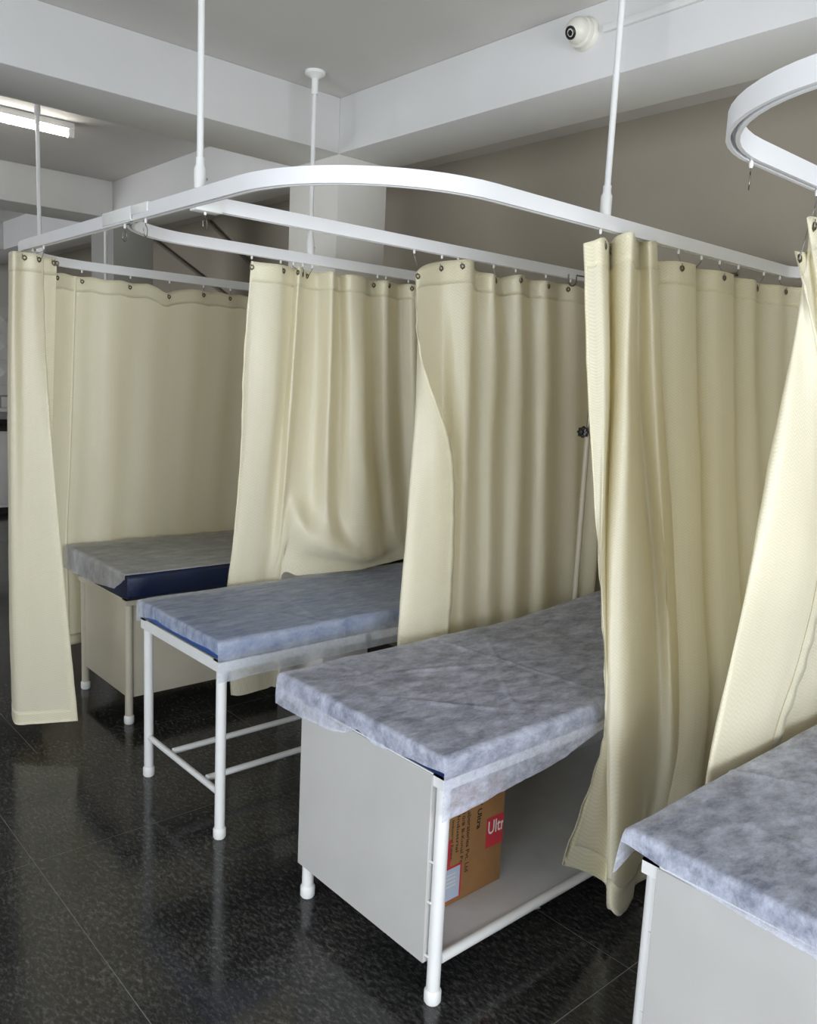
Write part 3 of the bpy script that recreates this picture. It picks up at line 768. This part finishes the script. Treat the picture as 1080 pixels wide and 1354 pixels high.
# ------------------------------------------------------------------ paper sheets
def lerp_pts(pts):
    a = np.array(pts, float)
    return lambda q: float(np.interp(q, a[:, 0], a[:, 1]))
def sheet(label, x0, x1, y0, y1, ztop, near, far, foot, creases, seed, r=.012, head=None, amp=.004, foot_out=0.0, side_out=0.0, mat='paper_far_left', wobk=1.0):
    nx, ny, nf = 230, 96, 10
    svals = [-(nf-i)/nf for i in range(nf)] + list(np.linspace(0, 1, nx))
    tvals = [-(nf-i)/nf for i in range(nf)] + list(np.linspace(0, 1, ny)) + [1+(i+1)/nf for i in range(nf)]
    def bend(d):
        if d <= 0: return 0.0, 0.0
        if d < r*math.pi/2:
            a = d/r; return r*math.sin(a), r*(1-math.cos(a))
        return r, r+(d-r*math.pi/2)
    V = []; keep = []
    for s in svals:
        for t in tvals:
            x = x0+(x1-x0)*max(0, s); y = y0+(y1-y0)*min(1, max(0, t))
            df = foot(y)*(-s) if s < 0 else 0.0
            dn = near(x)*(-t) if t < 0 else 0.0
            dr = far(x)*(t-1) if t > 1 else 0.0
            bx_, zx = bend(df); by_, zy = bend(max(dn, dr))
            wv = noise.noise(Vector((x*5, y*5, seed)))*.5+noise.noise(Vector((x*13, y*17, seed+9)))*.3+.5
            z = ztop + max(0, amp*wv)
            for (kx, ky, kc, kw, kh) in creases:
                d = kx*x+ky*y-kc+.02*noise.noise(Vector((x*3, y*3, seed+kc))); z += kh*max(0, .35+1.2*noise.noise(Vector((x*2.5+kc, y*2.5, seed))))*math.exp(-(d/kw)**2)
            if head: z += max(0, min(1, (x-head[0])/(head[2]-head[0])))*head[1]
            z -= max(zx, zy) if (zx and zy) else zx+zy
            wob = .010*noise.noise(Vector((x*4+seed, y*4, z*5)))+.006*noise.noise(Vector((x*11, y*11+seed, 1)))
            wob *= wobk
            ox = bx_ + (foot_out*df + abs(wob)*min(1, df*12) if df else 0)
            oy = by_ + (side_out*max(dn, dr) + abs(wob)*min(1, max(dn, dr)*12) if (dn or dr) else 0)
            V.append((x-ox, y-oy if t < 0 else (y+oy if t > 1 else y), z))
            keep.append(not (s < 0 and t < 0))
    n = len(tvals); F = []
    for i in range(len(svals)-1):
        for j in range(n-1):
            F.append((i*n+j, (i+1)*n+j, (i+1)*n+j+1, i*n+j+1))
    o = link('disposable_sheet', V, F, mat, None, True)
    bm = bmesh.new(); bm.from_mesh(o.data)
    bmesh.ops.delete(bm, geom=[v for v in bm.verts if not v.link_faces], context='VERTS')
    bmesh.ops.dissolve_degenerate(bm, edges=bm.edges, dist=1e-5)
    bm.to_mesh(o.data); bm.free()
    o.data.polygons.foreach_set('use_smooth', [True]*len(o.data.polygons))
    tag(o, label, 'bed sheet', 'disposable couch sheets')
    return o

sheet('thin grey-white paper sheet on the far left couch, hanging over its end', 1.552, 3.36, 3.690, 4.468, .757,
      lambda x: .012, lambda x: .06, lerp_pts([(3.68, .03), (3.80, .10), (4.1, .13), (4.47, .13)]),
      [(0.5, 1, 4.9, .02, .004), (-.3, 1, 3.5, .03, .005), (.1, 1, 4.3, .02, .004)], 2.0, amp=.008)
sheet('thin pale blue paper sheet on the open-framed couch with the bunched curtain', 1.412, 3.25, 2.556, 3.222, .764,
      lerp_pts([(1.41, .160), (1.7, .155), (2.2, .150), (3.3, .15)]), lambda x: .10, lerp_pts([(2.55, .055), (2.62, .050), (2.9, .058), (3.05, .052), (3.22, .075)]),
      [(0, 1, 2.78, .01, .002), (1, .3, 2.6, .015, .003), (1, -.2, 1.35, .012, .003)], 5.0, amp=.005, mat='paper_open_frame', wobk=.25, r=.010)
sheet('crumpled paper sheet on the couch above the carton, drooping over its open side', 1.458, 3.29, 1.446, 2.218, .740,
      lerp_pts([(1.45, .185), (1.52, .180), (1.66, .165), (1.80, .158), (1.96, .14), (2.12, .10), (2.25, .09), (3.3, .08)]), lambda x: .09,
      lerp_pts([(1.44, .048), (1.60, .060), (1.72, .075), (1.80, .055), (1.86, .085), (1.92, .10), (2.05, .115), (2.22, .115)]),
      [(1, .9, 3.25, .012, .009), (1, .15, 1.98, .008, .007), (.35, 1, 2.62, .009, .007), (1, -.8, .62, .012, .008), (0, 1, 1.66, .007, .004), (1, .1, 2.35, .008, .006), (.2, 1, 2.38, .007, .005)], 8.0, head=(2.62, .055, 3.3), amp=.008, mat='paper_carton_couch', wobk=.8)
sheet('paper sheet on the nearest couch in the lower right corner', 1.570, 3.39, .241, .951, .732,
      lambda x: .10, lerp_pts([(1.57, .13), (1.65, .09), (1.75, .05), (3.4, .05)]), lerp_pts([(.24, .085), (.5, .08), (.7, .07), (.85, .06), (.95, .045)]),
      [(1, .1, 1.88, .008, .007), (1, .6, 2.6, .010, .007), (0, 1, .62, .008, .006), (.5, 1, 1.7, .010, .007), (0, 1, .80, .006, .004)], 11.0, amp=.006, side_out=.12, mat='paper_nearest')

# ------------------------------------------------------------------ carton on the shelf
cb = thing('cardboard_carton', 'brown cardboard carton with red and black print on the couch shelf', 'carton', (1.76, 1.75, .134))
cx0, cx1, cy0, cy1, cz0, cz1 = 1.600, 1.912, 1.62, 1.86, .1345, .50
body = MB().box(cx0, cx1, cy0, cy1, cz0, cz1).build('body', 'cardboard', bevel=.003)
fl1 = MB().box(cx0+.002, cx1-.002, cy0+.001, (cy0+cy1)/2-.0015, cz1, cz1+.003).build('top_flap', 'cardboard')
fl2 = MB().box(cx0+.002, cx1-.002, (cy0+cy1)/2+.0015, cy1-.001, cz1, cz1+.003).build('top_flap', 'cardboard')
at_base(cb, body, fl1, fl2)
def text_on_carton(txt, px, py0, py1, mat, vertical=True, bold=0.0, height=None, px1=None):
    cu = bpy.data.curves.new('print', 'FONT'); cu.body = txt; cu.extrude = 0.0002; cu.offset = bold
    cu.align_x = 'LEFT'; cu.align_y = 'BOTTOM'; cu.resolution_u = 2
    ob = bpy.data.objects.new('print', cu); COL.objects.link(ob)
    bpy.context.view_layer.update()
    dg = bpy.context.evaluated_depsgraph_get()
    me = bpy.data.meshes.new_from_object(ob.evaluated_get(dg))
    bpy.data.objects.remove(ob)
    co = np.array([v.co[:] for v in me.vertices]); mn, mx_ = co.min(0), co.max(0)
    co = (co-mn); Lx = mx_[0]-mn[0]; Ly = mx_[1]-mn[1]
    yf = cy0-.0008
    a, b2 = aty(px, py0, yf), aty(px if vertical else px1, py1, yf)
    if vertical:
        ln = abs(a[2]-b2[2]); sL = ln/Lx; sH = height/Ly
        new = [(a[0]+c[1]*sH, yf-c[2]*.5, a[2]-c[0]*sL) for c in co]
    else:
        ln = b2[0]-a[0]; sL = ln/Lx; sH = height/Ly
        new = [(a[0]+c[0]*sL, yf-c[2]*.5, a[2]-height+c[1]*sH) for c in co]
    for v, c in zip(me.vertices, new): v.co = (min(c[0], cx1-.002), c[1], c[2])
    me.materials.clear(); me.materials.append(MATS[mat])
    o = bpy.data.objects.new('printed_text', me); COL.objects.link(o); at_base(cb, o)
    return o
def patch(px0, py0, px1, py1, mat, name='printed_label', yo=.0004):
    a, b2 = aty(px0, py0, cy0-yo), aty(px1, py1, cy0-yo)
    at_base(cb, MB().box(a[0], min(b2[0], cx1), cy0-yo, cy0-.0001, b2[2], a[2]).build(name, mat))
text_on_carton('V Ultra', 632.5, 1058, 1096, 'print_black', height=.020, bold=.02)
text_on_carton('Laboratories Pvt. Ltd', 619, 1070, 1151, 'print_black', height=.016)
text_on_carton('10/8 B-Kunal Pt.', 611.5, 1076, 1141, 'print_black', height=.013)
text_on_carton('Industrial', 605, 1080, 1126, 'print_black', height=.012)
text_on_carton('Industrial Estate,', 597.5, 1086, 1138, 'print_black', height=.012)
text_on_carton('K. Kan', 591.5, 1089, 1108, 'print_black', height=.012)
patch(644, 1083, 664, 1112, 'print_red')
text_on_carton('Ultra', 646, 1087, 1087, 'print_white', vertical=False, height=.045, px1=672, bold=.01)
patch(586, 1115, 595, 1146, 'print_red')
patch(584, 1152, 608, 1184, 'print_red', yo=.0003)
patch(584, 1155, 606, 1184, 'sticker_blue', 'shipping_sticker', yo=.0007)
for k in range(4):
    a = aty(588, 1160+k*5, cy0-.001); 
    at_base(cb, MB().box(a[0], a[0]+.045, cy0-.0010, cy0-.0006, a[2]-.004, a[2]).build('sticker_line', 'print_white'))

# ------------------------------------------------------------------ drip stands
def drip_stand(label, x, y, ztop, zknob, arm, base=.17, tilt=0):
    t = thing('drip_stand', label, 'drip stand', (x, y, 0))
    P = [MB().tube([(x, y, .10), (x, y, zknob+.02)], .0125, 14).build('lower_pole', 'ivory_enamel', smooth=True),
         MB().tube([(x, y, zknob+.02), (x, y, ztop)], .008, 12).build('upper_pole', 'dark_steel', smooth=True)]
    for k in range(4):
        an = math.pi/4+k*math.pi/2+.2
        q = (x+base*math.cos(an), y+base*math.sin(an))
        P.append(MB().tube([(x, y, .11), ((x+q[0])/2, (y+q[1])/2, .09), (q[0], q[1], .03)], .011, 10).build('base_leg', 'ivory_enamel', smooth=True))
        P.append(MB().lathe([(.012, -.012), (.024, -.010), (.024, .010), (.012, .012)], (q[0], q[1], .0245), (-math.sin(an), math.cos(an), 0), 14).build('castor', 'black_plastic', smooth=True))
    ax = Vector(arm).normalized(); Ln = Vector(arm).length
    for s in (1, -1):
        c = Vector((x, y, ztop)); 
        pts = [c, c+ax*s*(Ln-.05)]
        for k in range(9):
            a = math.pi*k/8
            pts.append(c+ax*s*(Ln-.05+.024*(1-math.cos(a)))+Vector((0, 0, -.022-.024*math.sin(a))))
        pts.append(c+ax*s*(Ln-.002)+Vector((0, 0, .0)))
        P.append(MB().tube(pts, .0035, 8).build('hook_arm', 'dark_steel', smooth=True))
    # lobed clamp knob
    d = Vector((-.86, -.20, 0)).normalized(); kc = Vector((x, y, zknob))+d*.036
    P.append(MB().tube([(x, y, zknob), kc+d*.004], .005, 10).build('knob_bolt', 'dark_steel', smooth=True))
    mb = MB(); n = 32; vs = []; fs = []
    e1 = Vector((0, 0, 1)); e2 = d.cross(e1)
    for h, sc_ in ((0, .5), (.004, .9), (.008, 1), (.024, 1), (.028, .9), (.03, .5), (.042, .42), (.044, .3)):
        for j in range(n):
            a = 2*math.pi*j/n; rr = (.024+.0028*math.cos(8*a))*sc_
            vs.append(kc+d*h+(e1*math.cos(a)+e2*math.sin(a))*rr)
    for i in range(7):
        for j in range(n):
            j2 = (j+1) % n; fs.append((i*n+j, i*n+j2, (i+1)*n+j2, (i+1)*n+j))
    fs.append(tuple(range(n-1, -1, -1))); fs.append(tuple(range(7*n, 8*n)))
    P.append(mb.add(vs, fs).build('clamp_knob', 'black_plastic', smooth=True))
    at_base(t, *P)
pk = aty(778, 560, 2.285)
drip_stand('cream drip stand pole with black star knob and hooked arm beside divider curtain', pk[0], 2.285, aty(788, 368, 2.285)[2], aty(775, 571, 2.285)[2], (-.19, .025, 0))

wa, wb = atx(882, 368, 3.40), atx(966, 369, 3.40)
wr = thing('wall_rod', 'thin dark steel rod near the wall, seen above the pleated curtain top', 'rod', (3.40, float(wa[1]), float(wa[2])))
at_base(wr, MB().tube([(3.40, wa[1]+.02, wa[2]), (3.40, wb[1]-.02, wa[2])], .005, 10).build('bar', 'dark_steel', smooth=True),
        *[MB().tube([(3.40, y_, wa[2]), (XW, y_, wa[2])], .006, 10).build('bracket', 'dark_steel', smooth=True) for y_ in (wa[1], wb[1])])

# ------------------------------------------------------------------ security camera and trunking
c = atx(775, 46, X1); 
sc_t = thing('security_camera', 'cream dome security camera on the face of the ceiling beam', 'camera', (X1, c[1], c[2]))
base_p = MB().lathe([(.052, 0), (.052, .012), (.046, .020), (.038, .022)], (X1, c[1], c[2]), (-1, 0, 0), 28).build('mount_plate', 'camera_plastic', smooth=True)
ring = MB().lathe([(.046, .014), (.048, .022), (.046, .036), (.040, .040)], (X1, c[1], c[2]), (-1, 0, -.05), 28).build('collar', 'camera_plastic', smooth=True)
bc = Vector((X1-.045, c[1], c[2]))
ball = MB().lathe([(.041*math.sin(a), -.041*math.cos(a)) for a in np.linspace(.02, math.pi-.02, 18)], bc, (-1, 0, 0), 28).build('ball', 'camera_plastic', smooth=True)
ld = Vector((-.90, .06, -.42)).normalized()
lens = MB().lathe([(.0205, .030), (.0205, .040), (.017, .0425), (.016, .039)], bc, ld, 24).build('lens_ring', 'black_plastic', smooth=True)
glass = MB().lathe([(.010, .038), (.010, .0395), (.006, .041), (.001, .0415)], bc, ld, 18).build('lens', 'lens_glass', smooth=True)
at_base(sc_t, base_p, ring, ball, lens, glass)
y0t = atx(800, 40, X1)[1]; zt_ = atx(800, 40, X1)[2]
tr = MB().box(X1-.014, X1, -2.5, y0t, zt_-.010, zt_+.012).build('cable_trunking', 'white_plastic', bevel=.002)
tag(tr, 'slim white cable trunking along the beam right of the security camera', 'trunking')

# ------------------------------------------------------------------ tube light in the far bay
a = atz(97, 178, 2.90); 
tl = thing('tube_light', 'lit fluorescent tube on the far ceiling at upper left', 'light', (float(a[0])-.6, float(a[1]), ZC))
xa, xb, yt = a[0]-1.22, a[0], a[1]
t1 = MB().box(xa, xb, yt-.022, yt+.022, ZC-.034, ZC-.001).build('batten', 'white_plastic', bevel=.003)
t2 = MB().tube([(xa+.03, yt, ZC-.058), (xb-.03, yt, ZC-.058)], .014, 14).build('tube', 'lit_tube', smooth=True)
t3 = MB().box(xa, xa+.03, yt-.016, yt+.016, ZC-.075, ZC-.033).build('lamp_holder', 'white_plastic', bevel=.003)
t4 = MB().box(xb-.03, xb, yt-.016, yt+.016, ZC-.075, ZC-.033).build('lamp_holder', 'white_plastic', bevel=.003)
at_base(tl, t1, t2, t3, t4)

# ------------------------------------------------------------------ far wall details
for k, ((p, q), lb) in enumerate(((((275, 282), (352, 370)), 'thin diagonal strip on the dark wall above the bunched curtain'), (((205, 318), (300, 392)), 'thin diagonal strip on the dark wall beside the shaded far column'))):
    A, B = atx(*p, XW-.02), atx(*q, XW-.02)
    A[2] = min(A[2], ZC-.02)
    o = MB().tube([A, B], .014, 10).build('diagonal_strip', 'dark_strip', smooth=True); tag(o, lb, 'wall strip')  # thin round strips stand in for a sloping edge like a stair soffit
p = aty(140, 320, Y2-.02)
tag(MB().tube([(p[0], Y2-.012, .0), (p[0], Y2-.012, ZB)], .010, 12).build('upright_pole', 'white_enamel', smooth=True), 'thin white upright pole at the face of the shaded far column', 'wall strip')  # stands in for the hanger rod of a track farther back

# far left counter, wall panels and chair, seen in the slit beside the left curtain
def far(px, py): return aty(px, py, YB)
wall_y = YB
pan = thing('relief_wall_panel', 'white wall panels with a diamond relief at the far left edge', 'wall panel', (2.6, wall_y-.02, 1.15))
for i in range(-3, 4):
    for j in range(0, 4):
        x0_, z0_ = 2.55+i*.30, 1.15+j*.30
        cx_, cz_ = x0_+.15, z0_+.15
        vs = [(x0_, wall_y-.012, z0_), (x0_+.298, wall_y-.012, z0_), (x0_+.298, wall_y-.012, z0_+.298), (x0_, wall_y-.012, z0_+.298), (cx_, wall_y-.05, cz_),
              (x0_, wall_y, z0_), (x0_+.298, wall_y, z0_), (x0_+.298, wall_y, z0_+.298), (x0_, wall_y, z0_+.298)]
        fs = [(0, 1, 4), (1, 2, 4), (2, 3, 4), (3, 0, 4), (0, 5, 6, 1), (1, 6, 7, 2), (2, 7, 8, 3), (3, 8, 5, 0)]
        at_base(pan, MB().add(vs, fs).build('panel', 'white_plastic'))
ct = thing('counter_cabinet', 'white counter with a black top at the far left edge', 'counter', (2.7, 10.3, 0))
P = [MB().box(1.9, 3.4, 10.08, 10.55, .08, .95).build('body', 'white_enamel'), MB().box(1.88, 3.42, 10.04, 10.56, .95, .99).build('top', 'counter_black', bevel=.004), MB().box(1.95, 3.35, 10.12, 10.5, 0, .08).build('plinth', 'counter_black')]
for k in range(4): P.append(MB().box(1.92+k*.37, 2.27+k*.37, 10.065, 10.08, .12, .92).build('door', 'white_enamel', bevel=.003))
at_base(ct, *P)
fm = thing('photo_frame', 'small grey framed notice leaning on the far left counter', 'frame', (2.75, 10.4, .99))
fx = far(5, 500)[0]
P = [MB().box(fx-.11, fx+.11, 10.40, 10.42, .99, 1.34).build('frame', 'grey_plastic', bevel=.004), MB().box(fx-.09, fx+.09, 10.395, 10.40, 1.01, 1.32).build('sheet', 'white_plastic')]
at_base(fm, *P)
mc = thing('desk_printer', 'grey desk machine on the far left counter', 'machine', (fx-.1, 10.25, .99))
P = [MB().box(fx-.30, fx+.02, 10.12, 10.36, .99, 1.16).build('case', 'grey_plastic', bevel=.015), MB().box(fx-.28, fx, 10.10, 10.12, 1.0, 1.08).build('tray', 'black_plastic', bevel=.004), MB().box(fx-.26, fx-.02, 10.16, 10.32, 1.16, 1.20).build('lid', 'white_plastic', bevel=.006)]
at_base(mc, *P)
chp = atz(0, 930, 0)
oc = thing('office_chair', 'black office chair cut off by the left edge', 'chair', (1.42, 6.35, 0))
ox_, oy_ = 1.40, 6.6
P = [MB().box(ox_-.24, ox_+.24, oy_-.24, oy_+.24, .44, .52).build('seat', 'black_rexine', bevel=.03, seg=3), MB().box(ox_-.22, ox_+.22, oy_+.20, oy_+.27, .58, 1.08).build('backrest', 'black_rexine', bevel=.03, seg=3),
     MB().tube([(ox_, oy_, .10), (ox_, oy_, .44)], .025).build('gas_stem', 'chrome', smooth=True), MB().box(ox_-.03, ox_+.03, oy_+.18, oy_+.21, .48, .75).build('back_bracket', 'black_plastic')]
for k in range(5):
    an = k*2*math.pi/5
    P.append(MB().tube([(ox_, oy_, .11), (ox_+.27*math.cos(an), oy_+.27*math.sin(an), .065)], [.025, .015]).build('base_arm', 'black_plastic', smooth=True))
    P.append(MB().lathe([(.01, -.018), (.028, -.016), (.028, .016), (.01, .018)], (ox_+.27*math.cos(an), oy_+.27*math.sin(an), .029), (-math.sin(an), math.cos(an), 0), 14).build('castor', 'black_plastic', smooth=True))
at_base(oc, *P)

# scrap of paper on the floor under the couch edge
s0 = atz(706, 1201, 0.002)
o = link('paper_scrap', [(s0[0]-.02, s0[1]+.006, .001), (s0[0]+.018, s0[1]-.004, .003), (s0[0]+.02, s0[1]-.012, .001), (s0[0]-.018, s0[1]-.002, .0015)], [(0, 3, 2, 1)], 'print_white')
tag(o, 'tiny white scrap on the black floor below the shelf tube', 'scrap')
